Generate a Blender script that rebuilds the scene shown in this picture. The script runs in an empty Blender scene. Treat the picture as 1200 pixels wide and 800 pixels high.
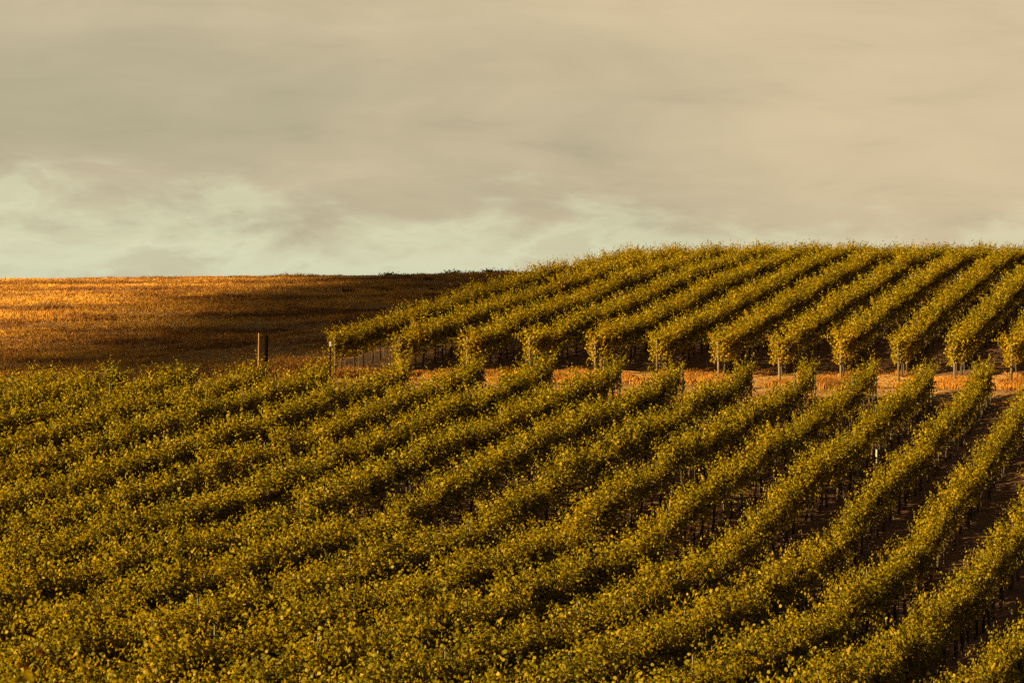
import bpy, math, random
import numpy as np
from mathutils import Vector, Matrix

random.seed(7)
RNG = np.random.default_rng(7)
scene = bpy.context.scene
COL = scene.collection
R = math.radians

# ------------------------------------------------------------------ camera
cam_data = bpy.data.cameras.new("camera")
cam_data.sensor_width = 36.0
cam_data.lens = 36.0 * 3640.0 / 1200.0
cam_data.clip_start = 0.5
cam_data.clip_end = 12000.0
cam_data.dof.use_dof = True
cam_data.dof.focus_distance = 132.0
cam_data.dof.aperture_fstop = 4.0
cam = bpy.data.objects.new("camera", cam_data)
COL.objects.link(cam)
cam.location = (0, 0, 0)
cam.rotation_euler = (R(90), 0, 0)
scene.camera = cam

# ------------------------------------------------------------------ light and sky
SUN_EL = R(13.2)
SUN_AZ = R(238.0)                      # clockwise from +Y (the view direction): low, from the left and behind
to_sun = Vector((math.sin(SUN_AZ) * math.cos(SUN_EL), math.cos(SUN_AZ) * math.cos(SUN_EL), math.sin(SUN_EL)))
sun_data = bpy.data.lights.new("sun", 'SUN')
sun_data.energy = 5.0
sun_data.angle = R(0.53)
sun_data.color = (1.0, 0.70, 0.27)
sun = bpy.data.objects.new("sun", sun_data)
COL.objects.link(sun)
sun.rotation_euler = to_sun.to_track_quat('Z', 'Y').to_euler()
sun.location = (-60, -30, 40)

world = bpy.data.worlds.new("World")
scene.world = world
world.use_nodes = True
scene.view_settings.view_transform = 'Standard'
scene.view_settings.look = 'None'
scene.view_settings.gamma = 1.0
scene.view_settings.use_curve_mapping = False
scene.view_settings.exposure = 2.0
scene.cycles.max_bounces = 6
scene.cycles.diffuse_bounces = 3
scene.cycles.glossy_bounces = 2
scene.cycles.transmission_bounces = 4
scene.cycles.transparent_max_bounces = 8
scene.cycles.use_denoising = False
scene.cycles.sample_clamp_indirect = 4.0


class Nodes:
    """short helper to wire node trees"""
    def __init__(self, tree):
        self.t = tree
        for n in list(tree.nodes):
            tree.nodes.remove(n)

    def new(self, kind, **kw):
        n = self.t.nodes.new(kind)
        for k, v in kw.items():
            setattr(n, k, v)
        return n

    def put(self, sock, v):
        if hasattr(v, 'is_linked') or isinstance(v, bpy.types.NodeSocket):
            self.t.links.new(v, sock)
        else:
            sock.default_value = v

    def math(self, op, a, b=0.0, c=0.0, clamp=False):
        n = self.new('ShaderNodeMath', operation=op, use_clamp=clamp)
        self.put(n.inputs[0], a)
        self.put(n.inputs[1], b)
        if op in ('MULTIPLY_ADD', 'SMOOTH_MIN'):
            self.put(n.inputs[2], c)
        return n.outputs[0]

    def vec(self, x, y, z):
        n = self.new('ShaderNodeCombineXYZ')
        for i, v in enumerate((x, y, z)):
            self.put(n.inputs[i], v)
        return n.outputs[0]

    def vmul(self, v, s):
        n = self.new('ShaderNodeVectorMath', operation='MULTIPLY')
        self.put(n.inputs[0], v)
        self.put(n.inputs[1], s)
        return n.outputs[0]

    def noise(self, v, scale, detail=4.0, rough=0.5, dist=0.0):
        n = self.new('ShaderNodeTexNoise')
        if v is not None:
            self.put(n.inputs['Vector'], v)
        n.inputs['Scale'].default_value = scale
        n.inputs['Detail'].default_value = detail
        n.inputs['Roughness'].default_value = rough
        n.inputs['Distortion'].default_value = dist
        return n.outputs['Fac']

    def smooth(self, v, a, b, lo=0.0, hi=1.0):
        n = self.new('ShaderNodeMapRange', interpolation_type='SMOOTHSTEP')
        self.put(n.inputs['Value'], v)
        self.put(n.inputs['From Min'], a)
        self.put(n.inputs['From Max'], b)
        self.put(n.inputs['To Min'], lo)
        self.put(n.inputs['To Max'], hi)
        return n.outputs['Result']

    def mix(self, f, a, b, blend='MIX'):
        n = self.new('ShaderNodeMix', data_type='RGBA', blend_type=blend)
        n.clamp_factor = True
        self.put(n.inputs['Factor'], f)
        for s, v in ((n.inputs[6], a), (n.inputs[7], b)):
            self.put(s, v if not isinstance(v, tuple) or len(v) == 4 else (*v, 1.0))
        return n.outputs[2]

    def ramp(self, f, stops):
        n = self.new('ShaderNodeValToRGB')
        self.put(n.inputs['Fac'], f)
        el = n.color_ramp.elements
        while len(el) < len(stops):
            el.new(0.5)
        for e, (p, c) in zip(el, stops):
            e.position = p
            e.color = (*c, 1.0)
        return n.outputs['Color']


def build_sky():
    k = Nodes(world.node_tree)
    out = k.new('ShaderNodeOutputWorld')
    bg = k.new('ShaderNodeBackground')
    STR = 0.1
    bg.inputs['Strength'].default_value = STR
    sky = k.new('ShaderNodeTexSky', sky_type='NISHITA')
    sky.sun_disc = False
    sky.sun_elevation = SUN_EL
    sky.sun_rotation = SUN_AZ
    sky.air_density = 1.4
    sky.dust_density = 2.0
    co = k.new('ShaderNodeTexCoord').outputs['Generated']
    sep = k.new('ShaderNodeSeparateXYZ')
    k.put(sep.inputs[0], co)
    x, y, z = sep.outputs[0], sep.outputs[1], sep.outputs[2]
    flat = k.vmul(co, (1.0, 1.0, 3.4))
    n1 = k.noise(flat, 6.0, 5.0, 0.55, 0.4)          # broad cloud masses
    n2 = k.noise(k.vmul(co, (1.0, 1.0, 2.6)), 26.0, 7.0, 0.6, 0.3)   # torn edges
    n3 = k.noise(flat, 13.0, 6.0, 0.55, 0.5)
    # lower edge of the cloud deck: higher where the bank is torn open
    edge = k.math('MULTIPLY_ADD', x, -0.050, 0.034)
    e1 = k.math('MULTIPLY_ADD', k.math('SUBTRACT', n2, 0.5), 0.050, edge)
    e2 = k.math('MULTIPLY_ADD', k.math('SUBTRACT', n3, 0.5), 0.055, e1)
    cover = k.smooth(k.math('SUBTRACT', z, e2), -0.016, 0.014)
    streak = k.smooth(k.math('MULTIPLY_ADD', k.math('SUBTRACT', n2, 0.5), 0.9, n3), 0.50, 0.68)
    cover = k.math('MAXIMUM', cover, k.math('MULTIPLY', streak, 0.55))
    S = 0.26 / STR
    grey = k.mix(k.smooth(n1, 0.30, 0.70), (0.440, 0.388, 0.255), (0.545, 0.468, 0.308))
    warm = k.smooth(k.math('MULTIPLY_ADD', z, 2.2, k.math('MULTIPLY_ADD', x, 1.5, k.math('MULTIPLY', n1, 0.6))), 0.28, 0.68)
    cloud = k.mix(k.math('MULTIPLY', warm, 0.95), grey, (0.635, 0.505, 0.318))
    n4 = k.noise(k.vmul(co, (1.0, 1.0, 5.0)), 17.0, 6.0, 0.58, 0.6)      # darker and lighter layers inside the deck
    cloud = k.mix(k.smooth(n4, 0.40, 0.66), cloud, k.mix(1.0, cloud, (1.05, 1.05, 1.06), 'MULTIPLY'))
    cloud = k.mix(k.smooth(n4, 0.46, 0.30), cloud, k.mix(1.0, cloud, (0.93, 0.94, 0.95), 'MULTIPLY'))
    up = k.smooth(z, 0.125, 0.34)
    cloud = k.mix(up, cloud, (0.085, 0.080, 0.072))
    veil = k.mix(0.72, sky.outputs['Color'], k.vmul((0.60, 0.68, 0.52), (S, S, S)))
    col = k.mix(cover, veil, k.vmul(cloud, (S, S, S)))
    k.put(bg.inputs['Color'], col)
    k.t.links.new(bg.outputs[0], out.inputs['Surface'])


build_sky()


# ------------------------------------------------------------------ materials
def material(name):
    m = bpy.data.materials.new(name)
    m.use_nodes = True
    return m, Nodes(m.node_tree)


def surface(k, shader):
    out = k.new('ShaderNodeOutputMaterial')
    k.t.links.new(shader, out.inputs['Surface'])


def principled(k, color, rough=0.8, spec=0.3, normal=None, metal=0.0):
    p = k.new('ShaderNodeBsdfPrincipled')
    k.put(p.inputs['Base Color'], color if not isinstance(color, tuple) else (*color, 1.0))
    k.put(p.inputs['Roughness'], rough)
    p.inputs['Specular IOR Level'].default_value = spec
    p.inputs['Metallic'].default_value = metal
    if normal is not None:
        k.put(p.inputs['Normal'], normal)
    return p.outputs[0]


def bump(k, h, dist, strength=1.0):
    b = k.new('ShaderNodeBump')
    k.put(b.inputs['Height'], h)
    b.inputs['Distance'].default_value = dist
    b.inputs['Strength'].default_value = strength
    return b.outputs[0]


def mix_shader(k, f, a, b):
    m = k.new('ShaderNodeMixShader')
    k.put(m.inputs[0], f)
    k.t.links.new(a, m.inputs[1])
    k.t.links.new(b, m.inputs[2])
    return m.outputs[0]


def leaf_material():
    m, k = material("vine_leaf")
    geo = k.new('ShaderNodeNewGeometry')
    oi = k.new('ShaderNodeObjectInfo')
    rnd = geo.outputs['Random Per Island']
    sepc = k.new('ShaderNodeSeparateColor')
    k.put(sepc.inputs[0], oi.outputs['Color'])
    # object colour R = how far this vine has turned yellow
    f = k.math('MULTIPLY_ADD', oi.outputs['Random'], 0.14, k.math('MULTIPLY_ADD', sepc.outputs[0], 0.22, k.math('MULTIPLY', rnd, 0.74)), clamp=True)
    col = k.ramp(f, [(0.0, (0.046, 0.042, 0.004)), (0.25, (0.112, 0.104, 0.004)), (0.50, (0.220, 0.178, 0.005)),
                     (0.76, (0.310, 0.220, 0.006)), (0.95, (0.335, 0.205, 0.007)), (1.0, (0.22, 0.070, 0.010))])
    d = k.new('ShaderNodeBsdfDiffuse')
    k.put(d.inputs[0], col)
    t = k.new('ShaderNodeBsdfTranslucent')
    k.put(t.inputs[0], k.mix(1.0, col, (1.2, 1.1, 0.6), 'MULTIPLY'))
    g = k.new('ShaderNodeBsdfGlossy')
    g.inputs['Color'].default_value = (0.9, 0.9, 0.9, 1)
    g.inputs['Roughness'].default_value = 0.5
    s = mix_shader(k, 0.52, d.outputs[0], t.outputs[0])
    surface(k, mix_shader(k, 0.008, s, g.outputs[0]))
    return m


def wood_material(name, a, b, scale=9.0):
    m, k = material(name)
    co = k.new('ShaderNodeTexCoord').outputs['Object']
    oi = k.new('ShaderNodeObjectInfo')
    shift = k.new('ShaderNodeVectorMath', operation='ADD')
    k.put(shift.inputs[0], co)
    k.put(shift.inputs[1], k.vec(k.math('MULTIPLY', oi.outputs['Random'], 9.0), 0.0, 0.0))
    n = k.noise(k.vmul(shift.outputs[0], (1.0, 1.0, 0.22)), scale, 5.0, 0.6)
    col = k.mix(k.smooth(n, 0.35, 0.66), a, b)
    col = k.mix(k.math('MULTIPLY', oi.outputs['Random'], 0.45), col, tuple(x * 0.55 for x in a))
    surface(k, principled(k, col, 0.85, 0.2, bump(k, n, 0.01)))
    return m


def grass_material(name, dark, mid, light, patch=0.16):
    m, k = material(name)
    geo = k.new('ShaderNodeNewGeometry')
    pos = geo.outputs['Position']
    n = k.noise(k.vmul(pos, (0.6, 1.0, 1.0)), patch, 5.0, 0.65)
    n2 = k.noise(pos, 0.55, 4.0, 0.65)
    f = k.math('MULTIPLY_ADD', geo.outputs['Random Per Island'], 0.14, k.math('MULTIPLY_ADD', n2, 0.55, k.math('MULTIPLY', n, 1.0)))
    col = k.ramp(k.smooth(f, 0.66, 1.10), [(0.0, dark), (0.42, mid), (1.0, light)])
    d = k.new('ShaderNodeBsdfDiffuse')
    k.put(d.inputs[0], col)
    t = k.new('ShaderNodeBsdfTranslucent')
    k.put(t.inputs[0], col)
    surface(k, mix_shader(k, 0.32, d.outputs[0], t.outputs[0]))
    return m


def ground_material():
    m, k = material("vineyard_ground")
    pos = k.new('ShaderNodeNewGeometry').outputs['Position']
    at = k.new('ShaderNodeAttribute', attribute_name="grass_cover")
    n1 = k.noise(pos, 0.35, 5.0, 0.6)
    n2 = k.noise(pos, 3.2, 5.0, 0.65)
    n3 = k.noise(pos, 14.0, 3.0, 0.6)
    soil = k.mix(k.smooth(n2, 0.34, 0.68), (0.100, 0.053, 0.032), (0.185, 0.104, 0.062))
    soil = k.mix(k.math('MULTIPLY', k.smooth(n1, 0.45, 0.7), 0.5), soil, (0.185, 0.110, 0.062))
    straw = k.mix(k.smooth(n2, 0.32, 0.66), (0.26, 0.135, 0.045), (0.46, 0.265, 0.085))
    straw = k.mix(k.math('MULTIPLY', k.smooth(n1, 0.5, 0.72), 0.6), straw, (0.17, 0.092, 0.045))
    f = k.smooth(k.math('ADD', at.outputs['Fac'], k.math('MULTIPLY', k.math('SUBTRACT', n2, 0.5), 0.7)), 0.35, 0.65)
    col = k.mix(f, soil, straw)
    h = k.math('MULTIPLY_ADD', n3, 0.35, n2)
    surface(k, principled(k, col, 0.95, 0.1, bump(k, h, 0.22)))
    return m


def track_material():
    m, k = material("packed_dirt")
    pos = k.new('ShaderNodeNewGeometry').outputs['Position']
    n1 = k.noise(k.vmul(pos, (0.35, 1.0, 1.0)), 1.6, 5.0, 0.6)
    n2 = k.noise(pos, 7.0, 5.0, 0.65)
    col = k.mix(k.smooth(n1, 0.36, 0.66), (0.23, 0.122, 0.046), (0.36, 0.212, 0.086))
    col = k.mix(k.math('MULTIPLY', k.smooth(n2, 0.50, 0.70), 0.7), col, (0.14, 0.074, 0.030))
    surface(k, principled(k, col, 0.95, 0.1, bump(k, n2, 0.08)))
    return m


def plain_material(name, color, rough=0.7, spec=0.3, metal=0.0):
    m, k = material(name)
    co = k.new('ShaderNodeTexCoord').outputs['Object']
    n = k.noise(co, 14.0, 4.0, 0.6)
    c = k.mix(k.smooth(n, 0.35, 0.7), color, tuple(x * 0.72 for x in color))
    surface(k, principled(k, c, rough, spec, None, metal))
    return m


M_LEAF = leaf_material()
M_TRUNK = wood_material("vine_bark", (0.030, 0.021, 0.015), (0.066, 0.046, 0.032), 12.0)
M_POST = wood_material("weathered_post", (0.075, 0.060, 0.046), (0.170, 0.138, 0.106), 8.0)
M_STAKE = plain_material("stake_steel", (0.050, 0.048, 0.042), 0.55, 0.4)
M_POLE_PALE = wood_material("pale_timber", (0.26, 0.16, 0.075), (0.36, 0.23, 0.11), 6.0)
M_POLE_DARK = plain_material("dark_steel", (0.004, 0.0035, 0.003), 1.0, 0.0)
M_WHITE = plain_material("white_plastic", (0.36, 0.35, 0.32), 0.5, 0.4)
M_GROUND = ground_material()
M_TRACK = track_material()
M_HILLGRASS = grass_material("dry_hill_grass", (0.140, 0.066, 0.034), (0.385, 0.185, 0.042), (0.68, 0.385, 0.078), 0.10)
M_STRAW = grass_material("straw_grass", (0.130, 0.058, 0.020), (0.36, 0.165, 0.036), (0.52, 0.270, 0.060))
M_SCRUB = grass_material("scrub_leaf", (0.060, 0.034, 0.018), (0.110, 0.060, 0.028), (0.17, 0.095, 0.040))
M_SHADE_CLOUD, _k = material("shade_cloud")
_d = _k.new('ShaderNodeBsdfDiffuse')
_d.inputs[0].default_value = (0.85, 0.85, 0.85, 1)
_t = _k.new('ShaderNodeBsdfTransparent')
surface(_k, mix_shader(_k, 0.36, _d.outputs[0], _t.outputs[0]))  # partly transparent, so the added cloud lets some sun reach the hill

CTRL = ("""-6.2,130.5,-0.94;-4.7,135.5,-0.48;-3.4,140.1,0.09;-2.0,144.6,0.55;-0.4,149.9,1.18;2.0,158.2,2.14;4.0,164.8,2.67;6.4,172.9,3.42;-3.9,129.7,-1.18;-2.6,134.1,-0.62;-1.1,139.3,-0.06;0.4,144.4,0.45;1.9,149.4,1.11;3.3,154.1,1.63;5.8,162.5,2.56;-0.9,131.5,-1.21;0.5,136.1,-0.40;2.2,141.9,0.12;3.9,147.6,0.79;5.2,151.9,1.45;7.2,158.7,2.24;9.1,165.1,2.72;1.5,131.2,-1.16;3.1,136.6,-0.54;4.7,141.9,0.06;6.4,147.7,0.69;8.6,155.0,1.67;11.0,163.2,2.47;4.2,131.8,-1.10;5.6,136.5,-0.62;7.9,144.2,0.27;9.7,150.3,1.05;11.8,157.3,1.96;14.0,164.9,2.76;6.7,131.8,-1.26;8.0,136.3,-0.75;9.4,140.8,-0.13;11.1,146.5,0.65;13.0,153.0,1.46;15.8,162.5,2.65;9.2,131.8,-1.28;11.0,137.9,-0.45;13.8,147.4,0.69;16.7,157.2,2.05;18.7,164.0,2.91;11.8,132.1,-1.19;13.4,137.4,-0.47;16.0,146.3,0.75;18.7,155.4,1.90;21.0,163.3,2.94;14.8,133.6,-1.08;17.1,141.6,0.13;19.3,149.0,1.10;22.3,159.1,2.51;17.0,132.7,-1.05;19.5,141.1,0.09;22.4,150.9,1.54;25.6,161.8,2.94;19.5,132.7,-1.07;22.5,142.9,0.55;24.8,150.5,1.61;10.1,67.2,-8.93;11.8,73.1,-8.82;6.5,63.4,-8.54;7.9,68.3,-8.54;9.6,74.0,-8.57;10.9,78.3,-8.18;12.5,83.6,-8.06;14.3,89.7,-7.39;15.3,93.1,-6.76;3.2,60.6,-8.09;4.5,65.3,-8.17;6.1,70.6,-8.28;7.5,75.3,-8.12;9.0,80.5,-7.83;10.7,86.2,-7.74;12.2,91.3,-7.40;13.2,94.6,-6.50;15.0,100.6,-5.78;17.2,108.2,-4.42;2.9,68.4,-8.07;4.3,73.1,-8.09;5.7,77.6,-7.86;6.7,81.2,-7.68;8.5,87.0,-7.49;10.4,93.4,-6.68;12.7,101.2,-5.58;15.1,109.4,-4.45;17.5,117.6,-3.22;3.3,78.0,-7.75;4.6,82.5,-7.61;5.9,86.8,-7.43;7.3,91.5,-6.77;8.3,95.0,-6.21;9.6,99.3,-5.66;11.6,106.1,-4.97;14.1,114.6,-3.86;16.2,121.6,-2.95;0.5,77.0,-7.49;2.1,82.3,-7.40;3.5,87.2,-7.28;4.4,90.2,-6.87;5.3,93.2,-6.36;7.1,99.3,-5.55;8.8,105.2,-5.03;11.4,113.7,-4.04;13.5,120.9,-3.06;0.7,86.1,-7.22;1.8,89.7,-6.75;2.8,93.3,-6.24;4.2,98.0,-5.67;6.4,105.2,-4.82;8.6,112.8,-4.04;10.3,118.4,-3.57;11.7,123.2,-3.03;-0.2,91.5,-6.45;1.3,96.5,-5.75;3.0,102.4,-5.00;5.1,109.4,-4.43;7.6,118.0,-3.57;9.1,123.1,-2.96;-3.3,89.5,-6.34;-2.0,93.8,-5.84;-0.3,99.8,-5.20;1.2,104.6,-4.68;2.9,110.6,-4.10;5.3,118.6,-3.20;-5.9,89.4,-6.37;-4.6,93.7,-5.73;-3.3,98.1,-5.13;-1.7,103.5,-4.63;0.0,109.3,-4.04;1.4,113.8,-3.59;3.5,120.9,-3.01;-8.3,89.5,-5.99;-7.1,93.5,-5.65;-5.9,97.8,-5.17;-4.4,102.7,-4.68;-2.4,109.4,-4.03;-0.5,115.8,-3.41;0.7,120.1,-2.89;-10.7,90.0,-5.78;-9.5,93.8,-5.49;-8.4,97.6,-5.13;-7.1,102.0,-4.75;-5.8,106.4,-4.32;-4.3,111.6,-3.62;-2.2,118.5,-2.99;-10.8,98.0,-5.00;-9.7,101.6,-4.56;-8.2,106.9,-4.18;-6.7,111.8,-3.59;-5.3,116.7,-3.02;-4.4,119.5,-2.74;-11.6,103.8,-4.12;-10.3,108.3,-3.67;-9.0,112.7,-3.36;-7.5,117.6,-2.95;-7.2,127.1,-1.33;-4.6,127.6,-1.37;-1.8,128.3,-1.37;0.8,128.7,-1.31;3.5,129.4,-1.31;6.1,129.7,-1.39;8.7,130.0,-1.50;11.2,130.2,-1.61;13.8,130.5,-1.69;16.2,130.1,-1.68;18.4,129.0,-1.65;20.5,127.8,-1.61;-75.0,136.0,-1.16;-75.0,150.0,-0.63;-75.0,170.0,0.24;-75.0,195.0,1.45;-75.0,220.0,2.72;-75.0,245.0,3.93;-75.0,265.0,4.74;-75.0,280.0,5.17;-55.0,136.0,-1.16;-55.0,150.0,-0.61;-55.0,170.0,0.29;-55.0,195.0,1.55;-55.0,220.0,2.86;-55.0,245.0,4.10;-55.0,265.0,4.94;-55.0,280.0,5.39;-40.0,136.0,-1.16;-40.0,150.0,-0.60;-40.0,170.0,0.32;-40.0,195.0,1.61;-40.0,220.0,2.96;-40.0,245.0,4.23;-40.0,265.0,5.10;-40.0,280.0,5.55;-28.0,136.0,-1.16;-28.0,150.0,-0.59;-28.0,170.0,0.35;-28.0,195.0,1.67;-28.0,220.0,3.04;-28.0,245.0,4.34;-28.0,265.0,5.22;-28.0,280.0,5.69;-18.0,136.0,-1.16;-18.0,150.0,-0.58;-18.0,170.0,0.38;-18.0,195.0,1.71;-18.0,220.0,3.10;-18.0,245.0,4.42;-18.0,265.0,5.32;-18.0,280.0,5.79;-8.0,170.0,0.40;-8.0,195.0,1.76;-8.0,220.0,3.17;-8.0,245.0,4.51;-8.0,265.0,5.42;-8.0,280.0,5.90;0.0,245.0,4.58;0.0,265.0,5.50;0.0,280.0,5.99;8.0,245.0,4.58;8.0,265.0,5.50;8.0,280.0,5.99;-75.0,300.0,4.60;-75.0,330.0,2.00;-40.0,300.0,4.60;-40.0,330.0,2.00;-8.0,300.0,4.60;-8.0,330.0,2.00;15.0,300.0,4.60;15.0,330.0,2.00;30.0,230.0,-1.00;30.0,280.0,-5.00;30.0,330.0,-9.00;50.0,230.0,-1.00;50.0,280.0,-5.00;50.0,330.0,-9.00;75.0,230.0,-1.00;75.0,280.0,-5.00;75.0,330.0,-9.00;-30.0,0.0,-1.75;-10.0,0.0,-1.75;10.0,0.0,-1.75;30.0,0.0,-1.75;-20.0,20.0,-3.60;-6.0,20.0,-4.30;6.0,20.0,-5.00;20.0,20.0,-6.00;-24.0,40.0,-5.40;-6.0,40.0,-6.60;6.0,40.0,-7.40;22.0,40.0,-9.00;-8.0,53.0,-7.75;-3.0,53.0,-7.90;3.0,53.0,-8.10;9.0,53.0,-8.60;-20.0,117.0,-2.90;-14.0,117.5,-2.88;-26.0,115.0,-2.98;-19.0,113.0,-3.2;-26.0,110.0,-3.45""")

# ------------------------------------------------------------------ terrain: one smooth surface through surveyed ground points
ctrl = np.array([[float(v) for v in p.split(',')] for p in CTRL.split(';')])


class Terrain:
    def __init__(self, pts, lam=0.010):
        n = len(pts)
        self.X = pts[:, :2] / 50.0
        r = np.linalg.norm(self.X[:, None] - self.X[None], axis=2)
        K = np.where(r > 0, r * r * np.log(r + 1e-12), 0.0) + np.eye(n) * lam
        P = np.c_[np.ones(n), self.X]
        A = np.block([[K, P], [P.T, np.zeros((3, 3))]])
        self.w = np.linalg.solve(A, np.r_[pts[:, 2], 0, 0, 0])

    def tps(self, q):
        out = np.empty(len(q))
        for i in range(0, len(q), 20000):
            c = q[i:i + 20000] / 50.0
            r = np.linalg.norm(c[:, None] - self.X[None], axis=2)
            out[i:i + 20000] = np.where(r > 0, r * r * np.log(r + 1e-12), 0.0) @ self.w[:-3] + np.c_[np.ones(len(c)), c] @ self.w[-3:]
        return out

    def __call__(self, x, y):
        x = np.atleast_1d(np.asarray(x, float))
        y = np.atleast_1d(np.asarray(y, float))
        cx, cy = np.clip(x, -75, 75), np.clip(y, -5, 330)
        z = self.tps(np.c_[cx, cy])
        away = np.hypot(x - cx, y - cy)
        t = 1 - np.exp(-away / 160.0)
        return z * (1 - t) + (-14.0) * t


ground_z = Terrain(ctrl)

ROW_DIR = Vector((math.sin(R(16.5)), math.cos(R(16.5)), 0))     # along the rows, uphill and away
ROW_NOR = Vector((math.cos(R(16.5)), -math.sin(R(16.5)), 0))    # across the rows
SPACING = 2.4


def row_point(c, t):
    """point of the row whose offset is c, t metres along the row"""
    return ROW_NOR * float(c) + ROW_DIR * float(t)


def t_at_depth(c, d):
    return (d - c * ROW_NOR.y) / ROW_DIR.y


# upper rows start at this depth (their end posts), lower rows stop at this depth, both as functions of x
UP_X = np.array([-30, -7.2, -4.6, -1.8, 0.8, 3.5, 6.1, 8.7, 11.2, 13.8, 16.2, 18.4, 20.5, 40])
UP_Y = np.array([126.2, 127.1, 127.6, 128.3, 128.7, 129.4, 129.7, 130.0, 130.2, 130.5, 130.1, 129.0, 127.8, 124.5])
LOW_X = np.array([-40, -7.2, -4.4, -1.65, 1.1, 3.9, 5.8, 9.1, 11.7, 14.2, 16.2, 18.2, 40])
LOW_Y = np.array([115.2, 119.0, 120.6, 121.8, 122.6, 123.5, 123.2, 124.4, 124.7, 124.8, 123.2, 121.6, 118.0])


def link_mesh(name, verts, faces, mats, parent=None):
    me = bpy.data.meshes.new(name)
    me.from_pydata(verts, [], faces)
    for mm in (mats if isinstance(mats, (list, tuple)) else [mats]):
        me.materials.append(mm)
    me.update()
    o = bpy.data.objects.new(name, me)
    COL.objects.link(o)
    if parent is not None:
        o.parent = parent
    return o


def smooth_faces(o):
    o.data.polygons.foreach_set('use_smooth', [True] * len(o.data.polygons))


def tag(o, label=None, cat=None, group=None, kind=None):
    for key, v in (('label', label), ('category', cat), ('group', group), ('kind', kind)):
        if v:
            o[key] = v
    return o


def empty(name, loc, parent=None, rz=0.0):
    o = bpy.data.objects.new(name, None)
    o.empty_display_size = 0.2
    COL.objects.link(o)
    o.location = loc
    o.rotation_euler = (0, 0, rz)
    if parent is not None:
        o.parent = parent
    return o


def build_ground():
    def axis(lo, hi, step, far_lo, far_hi):
        a = list(np.arange(lo, hi + step / 2, step))
        s, v = step, a[-1]
        while v < far_hi:
            s *= 1.35
            v += s
            a.append(v)
        s, v = step, a[0]
        low = []
        while v > far_lo:
            s *= 1.35
            v -= s
            low.append(v)
        return np.array(low[::-1] + a)
    xs = axis(-48, 42, 0.75, -5000, 5000)
    ys = axis(40, 292, 0.75, -3000, 7000)
    X, Y = np.meshgrid(xs, ys)
    Z = ground_z(X.ravel(), Y.ravel()).reshape(X.shape)
    # cultivation: shallow ridges and hollows, only near the rows
    lump = 0.05 * np.sin(X * 1.9 + Y * 0.7) * np.sin(Y * 1.3 - X * 0.4) + 0.03 * np.sin(X * 3.7 - Y * 2.9)
    Z = Z + lump * ((Y > 42) & (Y < 285) & (np.abs(X) < 50))
    nx, ny = len(xs), len(ys)
    me = bpy.data.meshes.new("ground")
    me.vertices.add(nx * ny)
    me.vertices.foreach_set('co', np.stack([X, Y, Z], -1).ravel())
    i = np.arange(nx * ny).reshape(ny, nx)
    q = np.stack([i[:-1, :-1], i[:-1, 1:], i[1:, 1:], i[1:, :-1]], -1).reshape(-1, 4)
    me.loops.add(q.size)
    me.loops.foreach_set('vertex_index', q.ravel())
    me.polygons.add(len(q))
    me.polygons.foreach_set('loop_start', np.arange(0, q.size, 4))
    me.polygons.foreach_set('use_smooth', np.ones(len(q), bool))
    me.update()
    # where dry grass covers the soil: the open hill and the headland between the two blocks
    up = np.interp(X, UP_X, UP_Y)
    low = np.interp(X, LOW_X, LOW_Y)
    cN = X * ROW_NOR.x + Y * ROW_NOR.y
    hill = (cN < -44.3) & (Y > low - 0.5)
    head = (Y > low + 2.0) & (Y < up + 2.2)
    far = (Y > 215) | (np.abs(X) > 60)
    head = (Y > up - 1.6) & (Y < up + 1.5)
    g = np.where(hill | far | head, 1.0, 0.0)
    at = me.attributes.new("grass_cover", 'FLOAT', 'POINT')
    at.data.foreach_set('value', g.ravel())
    me.materials.append(M_GROUND)
    o = bpy.data.objects.new("ground", me)
    COL.objects.link(o)
    tag(o, kind='structure')


def build_track():
    """bare dirt track along the foot of the upper rows"""
    xs = np.arange(-46, 44, 0.4)
    vs, fs = [], []
    n = 9
    for i, x in enumerate(xs):
        up = np.interp(x, UP_X, UP_Y)
        low = np.interp(x, LOW_X, LOW_Y)
        y0 = low + 2.1 + 0.25 * math.sin(x * 0.7) + 0.12 * math.sin(x * 2.3)
        y1 = max(y0 + 0.8, up - 1.7 + 0.3 * math.sin(x * 0.5 + 1) + 0.15 * math.sin(x * 1.9))
        for j in range(n):
            y = y0 + (y1 - y0) * j / (n - 1)
            vs.append((x, y))
        if i:
            for j in range(n - 1):
                a = (i - 1) * n + j
                fs.append((a, a + n, a + n + 1, a + 1))
    P = np.array(vs)
    X, Y = P[:, 0], P[:, 1]
    Z = ground_z(X, Y) + 0.05 * np.sin(X * 1.9 + Y * 0.7) * np.sin(Y * 1.3 - X * 0.4) + 0.03 * np.sin(X * 3.7 - Y * 2.9)
    edge = np.tile(np.minimum(np.arange(n), n - 1 - np.arange(n)), len(xs))
    Z = Z + np.where(edge == 0, -0.03, 0.02)
    o = link_mesh("dirt_track", [tuple(v) for v in np.c_[P, Z]], fs, M_TRACK)
    smooth_faces(o)
    tag(o, kind='structure')


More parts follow.
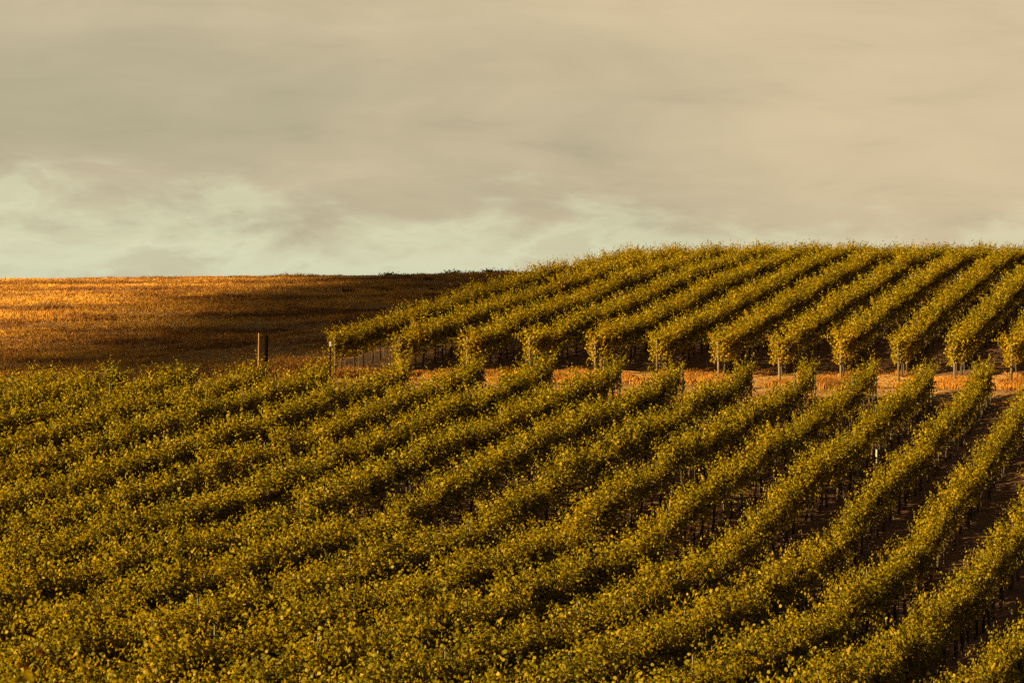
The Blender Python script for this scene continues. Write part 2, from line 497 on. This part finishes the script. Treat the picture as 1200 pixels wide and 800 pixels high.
def grass_mesh(name, px, py, hgt, mat, blades=5, width=0.035, spread=0.10, lean=0.5):
    """many dry tufts: every tuft a few bent tapering blades"""
    n = len(px)
    pz = ground_z(px, py)
    b = blades
    N = n * b
    bx = np.repeat(px, b) + RNG.normal(0, spread, N)
    by = np.repeat(py, b) + RNG.normal(0, spread, N)
    bz = np.repeat(pz, b) - 0.05
    h = np.repeat(hgt, b) * RNG.uniform(0.55, 1.15, N)
    ang = RNG.uniform(0, 2 * np.pi, N)
    ld = RNG.uniform(0, 2 * np.pi, N)
    lm = np.abs(RNG.normal(0, lean, N)) * h
    w = width * RNG.uniform(0.6, 1.5, N)
    wx, wy = np.cos(ang) * w / 2, np.sin(ang) * w / 2
    lx, ly = np.cos(ld) * lm, np.sin(ld) * lm
    V = np.empty((N, 5, 3))
    V[:, 0] = np.c_[bx - wx, by - wy, bz]
    V[:, 1] = np.c_[bx + wx, by + wy, bz]
    V[:, 2] = np.c_[bx + wx * 0.8 + lx * 0.35, by + wy * 0.8 + ly * 0.35, bz + h * 0.55 + 0.05]
    V[:, 3] = np.c_[bx - wx * 0.8 + lx * 0.35, by - wy * 0.8 + ly * 0.35, bz + h * 0.55 + 0.05]
    V[:, 4] = np.c_[bx + lx, by + ly, bz + h + 0.05]
    base = (np.arange(N) * 5)[:, None]
    idx = np.concatenate([base + np.array([[0, 1, 2, 3]]), base + np.array([[3, 2, 4]])], 1).ravel()
    starts = (np.arange(N) * 7)[:, None] + np.array([[0, 4]])
    me = bpy.data.meshes.new(name)
    me.vertices.add(N * 5)
    me.vertices.foreach_set('co', V.ravel())
    me.loops.add(len(idx))
    me.loops.foreach_set('vertex_index', idx)
    me.polygons.add(N * 2)
    me.polygons.foreach_set('loop_start', starts.ravel())
    me.update()
    me.materials.append(mat)
    o = bpy.data.objects.new(name, me)
    COL.objects.link(o)
    return o


def value_noise(x, y, scale, seed):
    g = np.random.default_rng(seed).random((256, 256))
    u, v = x / scale + 500, y / scale + 500
    i, j = np.floor(u).astype(int), np.floor(v).astype(int)
    fu, fv = u - i, v - j
    fu, fv = fu * fu * (3 - 2 * fu), fv * fv * (3 - 2 * fv)
    G = lambda a, b: g[a % 256, b % 256]
    return (G(i, j) * (1 - fu) * (1 - fv) + G(i + 1, j) * fu * (1 - fv) + G(i, j + 1) * (1 - fu) * fv + G(i + 1, j + 1) * fu * fv)


def build_grass():
    # the open dry hill: low matted straw and thicker tussocks
    def hill_points(n, bare):
        y = 118 + (296 - 118) * RNG.random(n) ** 0.9
        x = RNG.uniform(-0.185, 0.075, n) * y - 2
        cN = x * ROW_NOR.x + y * ROW_NOR.y
        low = np.interp(x, LOW_X, LOW_Y)
        nz = 0.6 * value_noise(x, y, 4.5, 3) + 0.4 * value_noise(x, y, 1.5, 4)
        keep = ((cN < -44.6) | (y > 215)) & (y > low + 1.5) & (RNG.random(n) < bare + 1.6 * nz)
        return x[keep], y[keep], nz[keep]
    x, y, nz = hill_points(60000, 0.0)
    o = grass_mesh("hill_grass", x, y, 0.05 + 0.16 * nz * RNG.uniform(0.5, 1.3, len(x)), M_HILLGRASS, 4, 0.06, 0.20, 1.2)
    tag(o, 'dry golden brown grass covering the open hill', 'grass', kind='stuff')
    x, y, nz = hill_points(30000, -0.55)
    o = grass_mesh("tussock_grass", x, y, 0.08 + 0.36 * nz ** 2 * RNG.uniform(0.4, 1.5, len(x)), M_HILLGRASS, 18, 0.05, 0.26, 1.0)
    tag(o, 'thicker tussocks of dry grass scattered over the open hill', 'grass', kind='stuff')
    # the headland strip beside the track
    n = 26000
    x = RNG.uniform(-12, 26, n)
    up = np.interp(x, UP_X, UP_Y)
    low = np.interp(x, LOW_X, LOW_Y)
    s = RNG.random(n)
    y = np.where(s < 0.92, up - 0.2 + RNG.normal(0, 0.75, n), low + 1.6 + RNG.normal(0, 0.3, n))
    nz = 0.65 * value_noise(x, y, 1.4, 9) + 0.35 * value_noise(x, y, 0.4, 10)
    keep = (nz > 0.49) & (y > low + 1.0) & (y < up + 3.0)
    x, y, nz, s = x[keep], y[keep], nz[keep], s[keep]
    h = np.where(s < 0.92, 0.06 + 0.24 * nz ** 1.5 * RNG.uniform(0.5, 1.3, len(x)), 0.10)
    o = grass_mesh("roadside_grass", x, y, h, M_STRAW, 5, 0.022, 0.07, 0.6)
    tag(o, 'straw coloured dry grass along the track below the upper rows', 'grass', kind='stuff')


# ------------------------------------------------------------------ grapevine pieces (one mesh per variant, shared by the copies)
def leaf_arrays(centres, normals, ups, sizes):
    """folded, pointed vine leaves: two halves of two quads each around the midrib"""
    n = len(centres)
    nn = normals / np.linalg.norm(normals, axis=1, keepdims=True)
    u = ups - (ups * nn).sum(1, keepdims=True) * nn
    u /= np.linalg.norm(u, axis=1, keepdims=True) + 1e-9
    s = np.cross(u, nn)
    prof = [(0.0, -0.42, 0.0), (0.0, 0.58, -0.10), (-0.50, -0.30, -0.16), (-0.56, 0.16, -0.20), (-0.26, 0.40, -0.06),
            (0.50, -0.30, -0.16), (0.56, 0.16, -0.20), (0.26, 0.40, -0.06), (0.0, 0.1, 0.0)]
    V = np.empty((n, 9, 3))
    for i, (a, b, c) in enumerate(prof):
        V[:, i] = centres + sizes[:, None] * (a * s + b * u + c * nn)
    F = np.array([[0, 8, 3, 2], [8, 1, 4, 3], [0, 5, 6, 8], [8, 6, 7, 1]])
    return V, F


def make_foliage(seed, length=1.25, top=1.95, bottom=0.86, shoots=22, fat=1.0, droop_end=False, tall=0.08):
    r = np.random.default_rng(seed)
    C, Nn, U, S = [], [], [], []

    def put(p, out, size):
        C.append(p)
        nrm = out * 0.75 + np.array([0, 0, 0.55]) + r.normal(0, 0.55, 3)
        Nn.append(nrm)
        U.append(np.array([r.normal(0, 0.5), r.normal(0, 0.5), -0.9 + r.normal(0, 0.45)]) + out * 0.5)
        S.append(size)
    for s in range(shoots):
        x0 = (r.random() - 0.5) * length * 1.1
        side = r.choice([-1, 1])
        p = np.array([x0, r.normal(0, 0.05), bottom + 0.10 + r.normal(0, 0.05)])
        splay = abs(r.normal(0.20, 0.15)) * side * fat
        d = np.array([r.normal(0, 0.20), splay, 1.0])
        L = max(0.55, r.normal(top - bottom - 0.10, 0.16))
        if r.random() < tall:
            L += 0.22
        nodes = int(L / 0.062)
        curve = r.normal(0, 0.010, 2)
        flop = r.random() < 0.26 * fat
        for k in range(nodes):
            t = k / nodes
            d = d + np.array([curve[0], curve[1] + side * 0.010, -0.012 - (0.11 * t if flop else 0.0)])
            d /= np.linalg.norm(d)
            p = p + d * 0.062
            if flop and p[2] < bottom - 0.02:
                break
            for q in range(3 if t < 0.3 else 2 if t < 0.6 else 1):
                a = r.random() * 2 * np.pi
                off = np.array([0.6 * np.cos(a), np.sin(a), r.normal(0, 0.35)])
                rad = r.uniform(0.03, 0.13) * (1.0 if t < 0.8 else 0.65)
                c = p + off * rad
                out = np.array([0.4 * np.cos(a), np.sin(a) + 2.2 * p[1], 0.15])
                put(c, out, r.uniform(0.052, 0.098) * (1.0 - 0.4 * max(0, t - 0.7) / 0.3))
    # skirt of hanging leaves
    for s in range(int((95 if fat < 1.1 else 140) * fat)):
        side = r.choice([-1, 1])
        c = np.array([(r.random() - 0.5) * length * 1.1, side * r.uniform(0.08, 0.30) * fat, bottom + r.uniform(-0.14 if fat < 1.1 else -0.24, 0.24)])
        put(c, np.array([0, side, 0.1]), r.uniform(0.065, 0.11))
    if droop_end:
        for s in range(13):
            x0 = -length * 0.50 + r.normal(0.0, 0.13)
            y0 = r.normal(0, 0.16)
            z1 = r.uniform(1.3, 1.85)
            z0 = r.uniform(0.55, 0.95)
            for k in range(16):
                z = z1 + (z0 - z1) * k / 15
                c = np.array([x0 + r.normal(0, 0.06), y0 + r.normal(0, 0.07), z])
                put(c, np.array([-0.9, r.normal(0, 0.6), 0.0]), r.uniform(0.06, 0.10))
    V, F = leaf_arrays(np.array(C), np.array(Nn), np.array(U), np.array(S))
    n = len(V)
    faces = (F[None] + (np.arange(n) * 9)[:, None, None]).reshape(-1, 4)
    me = bpy.data.meshes.new("foliage")
    me.vertices.add(n * 9)
    me.vertices.foreach_set('co', V.ravel())
    me.loops.add(faces.size)
    me.loops.foreach_set('vertex_index', faces.ravel())
    me.polygons.add(len(faces))
    me.polygons.foreach_set('loop_start', np.arange(0, faces.size, 4))
    me.update()
    me.materials.append(M_LEAF)
    return me


def tube(path, radii, sides=7, cap=True):
    vs, fs = [], []
    m = len(path)
    for i, (p, rad) in enumerate(zip(path, radii)):
        a = Vector(path[max(0, i - 1)])
        b = Vector(path[min(m - 1, i + 1)])
        d = (b - a).normalized()
        u = d.orthogonal().normalized() if abs(d.z) < 0.9 else Vector((1, 0, 0))
        u = (u - u.dot(d) * d).normalized()
        w = d.cross(u)
        for k in range(sides):
            t = 2 * math.pi * k / sides
            vs.append(tuple(Vector(p) + rad * (math.cos(t) * u + math.sin(t) * w)))
    for i in range(m - 1):
        for k in range(sides):
            fs.append((i * sides + k, i * sides + (k + 1) % sides, (i + 1) * sides + (k + 1) % sides, (i + 1) * sides + k))
    if cap:
        fs.append(tuple(range(sides))[::-1])
        fs.append(tuple((m - 1) * sides + k for k in range(sides)))
    return vs, fs


def merge(*parts):
    vs, fs = [], []
    for v, f in parts:
        o = len(vs)
        vs += v
        fs += [tuple(i + o for i in q) for q in f]
    return vs, fs


def mesh_of(name, vf, mat, smooth=True):
    me = bpy.data.meshes.new(name)
    me.from_pydata(vf[0], [], vf[1])
    me.materials.append(mat)
    if smooth:
        me.polygons.foreach_set('use_smooth', [True] * len(me.polygons))
    me.update()
    return me


def make_trunk(seed):
    r = random.Random(seed)
    path, rad = [], []
    x = y = 0.0
    for i in range(8):
        z = -0.08 + 1.0 * i / 7
        path.append((x, y, z))
        rad.append(0.048 - 0.012 * i / 7 + r.uniform(-0.004, 0.006) + (0.012 if i == 0 else 0))
        x += r.gauss(0, 0.018)
        y += r.gauss(0, 0.018)
    top = Vector(path[-1])
    arms = []
    for s in (-1, 1):
        pa, ra = [tuple(top - Vector((0, 0, 0.03)))], [0.026]
        for k in range(1, 5):
            pa.append((top.x + s * 0.145 * k, top.y + r.gauss(0, 0.012), top.z + 0.02 + r.gauss(0, 0.012)))
            ra.append(0.024 - 0.003 * k)
        arms.append(tube(pa, ra, 6))
    return mesh_of("trunk", merge(tube(path, rad, 7), *arms), M_TRUNK)


def make_stake(seed):
    r = random.Random(seed)
    dx, dy = r.gauss(0, 0.02), r.gauss(0, 0.02)
    return mesh_of("stake", tube([(0.05, 0.05, -0.1), (0.05 + dx * 0.5, 0.05 + dy * 0.5, 0.8), (0.05 + dx, 0.05 + dy, 1.55)], [0.014, 0.014, 0.013], 6), M_STAKE, False)


def make_post(name, h, rad, mat):
    return mesh_of(name, tube([(0, 0, -0.15), (0, 0, h * 0.5), (0, 0, h - 0.03), (0, 0, h)], [rad * 1.04, rad, rad * 0.97, rad * 0.82], 10), mat)


FOLIAGE = [make_foliage(100 + i, top=1.88 + 0.05 * (i % 4), shoots=29 + i % 5) for i in range(16)]
FOLIAGE_WIDE = [make_foliage(400 + i, top=1.84 + 0.07 * (i % 4), shoots=42 + i % 5, fat=2.1, tall=0.05) for i in range(10)]
FOLIAGE_FULL = [make_foliage(200 + i, top=1.86 + 0.03 * (i % 4), shoots=42 + i % 5, fat=1.25, tall=0.02) for i in range(12)]
FOLIAGE_END = [make_foliage(300 + i, droop_end=True, shoots=36, fat=1.25) for i in range(3)]
TRUNKS = [make_trunk(i) for i in range(8)]
STAKES = [make_stake(i) for i in range(4)]
LINE_POST = make_post("line_post", 1.80, 0.022, M_STAKE)
END_POST = make_post("end_post", 1.60, 0.046, M_POST)
GUARD = mesh_of("vine_guard", tube([(0, 0, 0.0), (0, 0, 0.55)], [0.035, 0.035], 10), M_WHITE)


def inst(name, me, parent, loc=(0, 0, 0), rz=0.0, scale=(1, 1, 1)):
    o = bpy.data.objects.new(name, me)
    COL.objects.link(o)
    o.parent = parent
    o.location = loc
    o.rotation_euler = (0, 0, rz)
    o.scale = scale
    return o


VINE_GAP = 1.25
ROW_RZ = math.atan2(ROW_DIR.y, ROW_DIR.x)


def vine_row(c, t0, t1, label, group, end_at_start, end_at_finish, yellow, guards=(), kinds=None, lift=1.0):
    """one trellised row: an Empty on the ground at its first vine; vines and posts are its parts"""
    p0 = row_point(c, t0)
    z0 = float(ground_z(p0.x, p0.y)[0])
    row = empty("vine_row", (p0.x, p0.y, z0), None, ROW_RZ)
    tag(row, label, 'vine row', group)
    L = t1 - t0
    n = max(1, int(round(L / VINE_GAP)))
    ts = (np.arange(n) + 0.5) * L / n
    P = np.array([row_point(c, t0 + t)[:2] for t in ts])
    Z = ground_z(P[:, 0], P[:, 1]) - z0
    slope = np.gradient(Z, ts) if n > 1 else np.zeros(1)
    ends = []
    for i, t in enumerate(ts):
        first = end_at_start and i == 0
        v = empty("grapevine", (float(t), random.gauss(0, 0.035), float(Z[i])), row)
        v.rotation_euler = (0, 0, 0)
        flip = random.random() < 0.5
        if first:
            me, rz, sy = random.choice(FOLIAGE_END), 0.0, random.choice((-1, 1))
        else:
            me, rz, sy = random.choice(kinds or FOLIAGE), (math.pi if flip else 0.0), random.choice((-1, 1))
        lush = random.gauss(1.0, 0.045 if kinds is FOLIAGE_FULL else 0.075)
        px, py = P[i]
        if end_at_finish and i >= n - 2 and px > -6:
            lush = max(lush, 1.03 + 0.05 * (i - n + 2))
        wide = kinds is not FOLIAGE_FULL and random.random() < max(0.0, min(1.0, (95.0 - py) / 20.0)) * max(0.0, min(1.0, (12.0 - px) / 10.0))
        if wide and not first:
            me = random.choice(FOLIAGE_WIDE)
        f = inst("foliage", me, v, (0, 0, 0), rz, (1.0, sy * random.uniform(0.92, 1.12) * (0.95 if kinds is FOLIAGE_FULL else 1.0 - 0.22 * max(0.0, min(1.0, (px - 2.0) / 8.0))), lift * max(0.84, min(1.13, lush))))
        f.rotation_euler = (0, -math.atan(slope[i]) * (-1 if abs(rz) > 1 else 1) * 0.8, rz)
        yl = yellow + random.gauss(0, 0.10) + 0.16 * math.sin(P[i][0] * 0.31 + 1.0) * math.sin(P[i][1] * 0.17) + (0.55 if first else 0.25 if (end_at_start and i < 3) else 0)
        yl = max(0.0, min(1.0, yl))
        f.color = (yl, 0, 0, 1)
        inst("trunk", random.choice(TRUNKS), v, (random.gauss(0, 0.06), random.gauss(0, 0.02), 0), random.uniform(-0.15, 0.15), (1, 1, 0.98))
        inst("stake", random.choice(STAKES), v, (0.58 + random.gauss(0, 0.06), 0, 0), random.uniform(0, 6.2))
        if i in guards:
            inst("vine_guard", GUARD, v, (0.02, -0.16, 0.03))
        if i % 8 == 3:
            inst("line_post", LINE_POST, row, (float(t) + 0.6, 0.03, float(Z[i] + slope[i] * 0.6)), random.uniform(0, 6), (1, 1, random.uniform(0.95, 1.07)))
    for flag, t in ((end_at_start, -0.12), (end_at_finish, L + 0.12)):
        if flag:
            q = row_point(c, t0 + t)
            e = inst("end_post", END_POST, row, (t, 0.0, float(ground_z(q.x, q.y)[0]) - z0), random.uniform(0, 6))
            e.rotation_euler = (random.gauss(0, 0.02), (-0.05 if t < 0 else 0.05), 0)
    return row


ORD = ["first", "second", "third", "fourth", "fifth", "sixth", "seventh", "eighth", "ninth", "tenth", "eleventh", "twelfth",
       "thirteenth", "fourteenth", "fifteenth", "sixteenth", "seventeenth", "eighteenth", "nineteenth", "twentieth"]


def build_upper_rows():
    for k in range(14):
        c = -43.0 + SPACING * k
        # row starts at its end post on the headland
        d = 128.0
        for _ in range(6):
            x = row_point(c, t_at_depth(c, d)).x
            d = float(np.interp(x, UP_X, UP_Y))
        t0 = t_at_depth(c, d)
        t1 = t_at_depth(c, 186.0 + 3.0 * math.sin(k))
        if k >= 10:
            # only as far as the frame shows them
            t1 = min(t1, t_at_depth(c, c / (0.178 * ROW_NOR.x - ROW_DIR.x) if 0.178 * ROW_NOR.x < ROW_DIR.x else 186.0) + 8)
        if k == 0:
            lab = "upper-slope vine row next to the dry brown hill, trunks lit at its near end"
        else:
            lab = "%s upper-slope vine row counted from the dry brown hill" % ORD[k]
        if t1 - t0 < 6:
            t1 = t0 + 6
        vine_row(c, t0, t1, lab, "vine rows on the upper slope", True, False, 0.44 if k < 3 else 0.36, kinds=FOLIAGE_FULL)


def build_lower_rows():
    seq = list(range(-2, 17))
    for k in seq:
        c = -14.2 - SPACING * k
        d = 121.0
        for _ in range(6):
            x = row_point(c, t_at_depth(c, d)).x
            d = float(np.interp(x, LOW_X, LOW_Y))
        ends_in_view = True
        # far end on the track, or where the row leaves the frame on the right
        den = 0.176 * ROW_NOR.x - ROW_DIR.x
        d_right = c / den
        if d_right < d:
            d = min(d, d_right + 6.0)
            ends_in_view = False
        # near end: below the frame or out to the left of it
        d_left = c / (-0.172 * ROW_NOR.x - ROW_DIR.x) - 4.0
        d_near = max(48.0, d_left)
        t0, t1 = t_at_depth(c, d_near), t_at_depth(c, d)
        if t1 - t0 < 3:
            continue
        i = k + 2
        if k == -2:
            lab = "lower-slope vine row across the bottom right corner, closest to the viewer"
        else:
            lab = "%s lower-slope vine row counted up from the bottom right corner" % ORD[i]
        vine_row(c, t0, t1, lab, "vine rows on the lower slope", False, ends_in_view, 0.0 if k > 6 else 0.08, kinds=FOLIAGE + FOLIAGE_FULL,
                 guards={2: (int((t1 - t0) / VINE_GAP) - 11,), 6: (int((t1 - t0) / VINE_GAP) - 9,)}.get(k, ()))
    # one near vine top pokes into the bottom left corner
    c = -14.2 + 2.4 * 3
    t = t_at_depth(c, 16.3)
    row = vine_row(c, t - 0.6, t + 0.6, "blurred yellow vine top poking up at the bottom left corner", None, False, False, 0.45)
    vine = row.children[0]
    leaves = [o for o in vine.children if o.name.startswith("foliage")][0]
    me = FOLIAGE[2]
    leaves.data = me
    leaves.color = (1, 0, 0, 1)
    leaves.rotation_euler = (0, 0, 0)
    tip = max(me.vertices, key=lambda v: v.co.z).co          # its tallest shoot
    d = 16.3
    at = Vector((-0.152 * d, d, 0)) - ROW_DIR * tip.x - ROW_NOR * (-tip.y)
    z = float(ground_z(at.x, at.y)[0])
    row.location = (at.x, at.y, z)
    vine.location = (0, 0, 0)
    leaves.scale = (1, 1, (-0.0980 * d - z) / tip.z)


build_ground()
build_track()
build_grass()
build_upper_rows()
build_lower_rows()


# ------------------------------------------------------------------ small things
def at_ray(px, py, d):
    return ((px - 600) / 3640.0 * d, d, (400 - py) / 3640.0 * d)


def ground_at(x, y):
    return float(ground_z(x, y)[0])


def pole(name, x, y, h, rad, mat, label, cat, tilt=0.0):
    z = ground_at(x, y)
    o = bpy.data.objects.new(name, make_post(name, h, rad, mat))
    COL.objects.link(o)
    o.location = (x, y, z)
    o.rotation_euler = (0, tilt, 0)
    tag(o, label, cat)
    return o


X, Y, Zt = at_ray(302.6, 390, 124.0)
pole("timber_pole", X, Y, Zt - ground_at(X, Y), 0.028, M_POLE_PALE, "slender pale sunlit timber pole standing above the lower vines", "pole", 0.012)
X, Y, Zt = at_ray(311.5, 392.5, 125.0)
pole("steel_pole", X, Y, Zt - ground_at(X, Y), 0.068, M_POLE_DARK, "thick dark pole standing beside the slender pale pole", "pole", 0.012)


def weather_post():
    X, Y, Zt = at_ray(387.3, 400, 126.5)
    z = ground_at(X, Y)
    h = Zt - z
    root = empty("meter_post", (X, Y, z))
    tag(root, "thin dark post with a small white box beside the topmost vine row end", "meter post")
    inst("post", make_post("post", h - 0.05, 0.028, M_POLE_DARK), root)
    w, d, b = 0.042, 0.035, 0.20
    vs = [(sx * w, sy * d, sz) for sz in (h - b, h - 0.02) for sx, sy in ((-1, -1), (1, -1), (1, 1), (-1, 1))]
    vs += [(sx * w * 0.6, sy * d * 0.6, h) for sx, sy in ((-1, -1), (1, -1), (1, 1), (-1, 1))]
    fs = [(3, 2, 1, 0)] + [(a + l, (a + 1) % 4 + l, (a + 1) % 4 + l + 4, a + l + 4) for l in (0, 4) for a in range(4)] + [(8, 9, 10, 11)]
    inst("box", mesh_of("box", (vs, fs), M_WHITE, False), root, (-0.01, -0.05, 0))
    inst("arm", mesh_of("arm", tube([(0.02, 0, h - 0.42), (-0.24, 0, h - 0.40)], [0.014, 0.012], 6), M_POLE_PALE), root)


weather_post()


def make_shrub(seed):
    r = np.random.default_rng(seed)
    n = 260
    C = r.normal(0, 1, (n, 3)) * np.array([0.34, 0.30, 0.17]) + np.array([0, 0, 0.26])
    C[:, 2] = np.maximum(C[:, 2], 0.03)
    V, F = leaf_arrays(C, r.normal(0, 1, (n, 3)) + np.array([0, 0, 0.4]), r.normal(0, 1, (n, 3)), r.uniform(0.06, 0.15, n))
    faces = (F[None] + (np.arange(n) * 9)[:, None, None]).reshape(-1, 4)
    me = bpy.data.meshes.new("low_shrub")
    me.from_pydata([tuple(v) for v in V.reshape(-1, 3)], [], [tuple(int(i) for i in f) for f in faces])
    me.materials.append(M_SCRUB)
    return me


SHRUBS = [make_shrub(50 + i) for i in range(4)]
spots = [(-20.6, 279, 0.9), (-15.5, 280, 0.7), (-11.0, 279, 1.0), (-8.2, 280, 0.8), (-5.4, 279, 1.2), (-3.6, 280, 1.0), (-1.9, 279, 1.3), (-0.6, 280, 1.1),
         (-12.0, 226, 0.9), (-9.4, 229, 0.8), (-5.9, 231, 0.7), (-14.5, 205, 0.7), (-21.0, 214, 0.6), (-24.5, 190, 0.5), (-6.8, 252, 0.8), (-17.6, 246, 0.7)]
for i, (x, y, s) in enumerate(spots):
    o = bpy.data.objects.new("low_shrub", SHRUBS[i % 4])
    COL.objects.link(o)
    o.location = (x, y, ground_at(x, y) - 0.03)
    o.rotation_euler = (0, 0, i * 1.7)
    o.scale = (s * 1.1, s * 0.9, s * 0.65)
    tag(o, "low dark scrub bush dotted over the dry brown hill", "shrub", "low scrub bushes on the dry hill")


# ------------------------------------------------------------------ unseen cloud, added out of view to shade the right part of the dry hill
def build_shade_cloud():
    dist = 650.0
    foot = [(-13.0, 131, 8.5), (-18.5, 130, 8.5), (-19.0, 136, 9), (-14.5, 136, 9), (-14.0, 142, 12), (-12.5, 152, 14.5), (-11, 164, 15.5), (-10, 176, 16), (-9, 190, 16.3), (-8, 204, 16.3), (-7, 218, 16.3), (-5, 232, 15.8), (-4, 248, 16), (-2, 262, 17), (0, 278, 18), (3, 294, 19)]  # ground patches to shade; the cloud is shaped to fit them
    vs, fs = [], []
    r = random.Random(3)
    import bmesh
    foot = np.array(foot, float)
    yy = np.linspace(136, 296, 30)
    chain = [(x, y, r_) for x, y, r_ in foot[:3]] + [(float(np.interp(q, foot[3:, 1], foot[3:, 0])), float(q), float(np.interp(q, foot[3:, 1], foot[3:, 2]))) for q in yy]
    foot = chain
    for x, y, rad in foot:
        base = Vector((x, y, ground_at(x, y))) + to_sun * dist
        for q in range(2):
            bm = bmesh.new()
            bmesh.ops.create_icosphere(bm, subdivisions=3, radius=1.0)
            off = Vector((r.gauss(0, rad * 0.06), r.gauss(0, rad * 0.08), r.gauss(0, 0.3)))
            s = rad * r.uniform(0.8, 1.0)
            o = len(vs)
            for v in bm.verts:
                n = v.co.normalized()
                b = 1 + 0.16 * math.sin(5 * n.x + q) * math.sin(4 * n.y + 2 * q) + 0.10 * math.sin(9 * n.z + 7 * n.x + q)
                p = n * s * b
                vs.append(tuple(base + off + Vector((p.x, p.y, p.z * 0.10))))
            fs += [tuple(v.index + o for v in f.verts) for f in bm.faces]
            bm.free()
    o = link_mesh("cloud", vs, fs, M_SHADE_CLOUD)  # added shade caster, outside the view
    smooth_faces(o)
    tag(o, kind='structure')


build_shade_cloud()
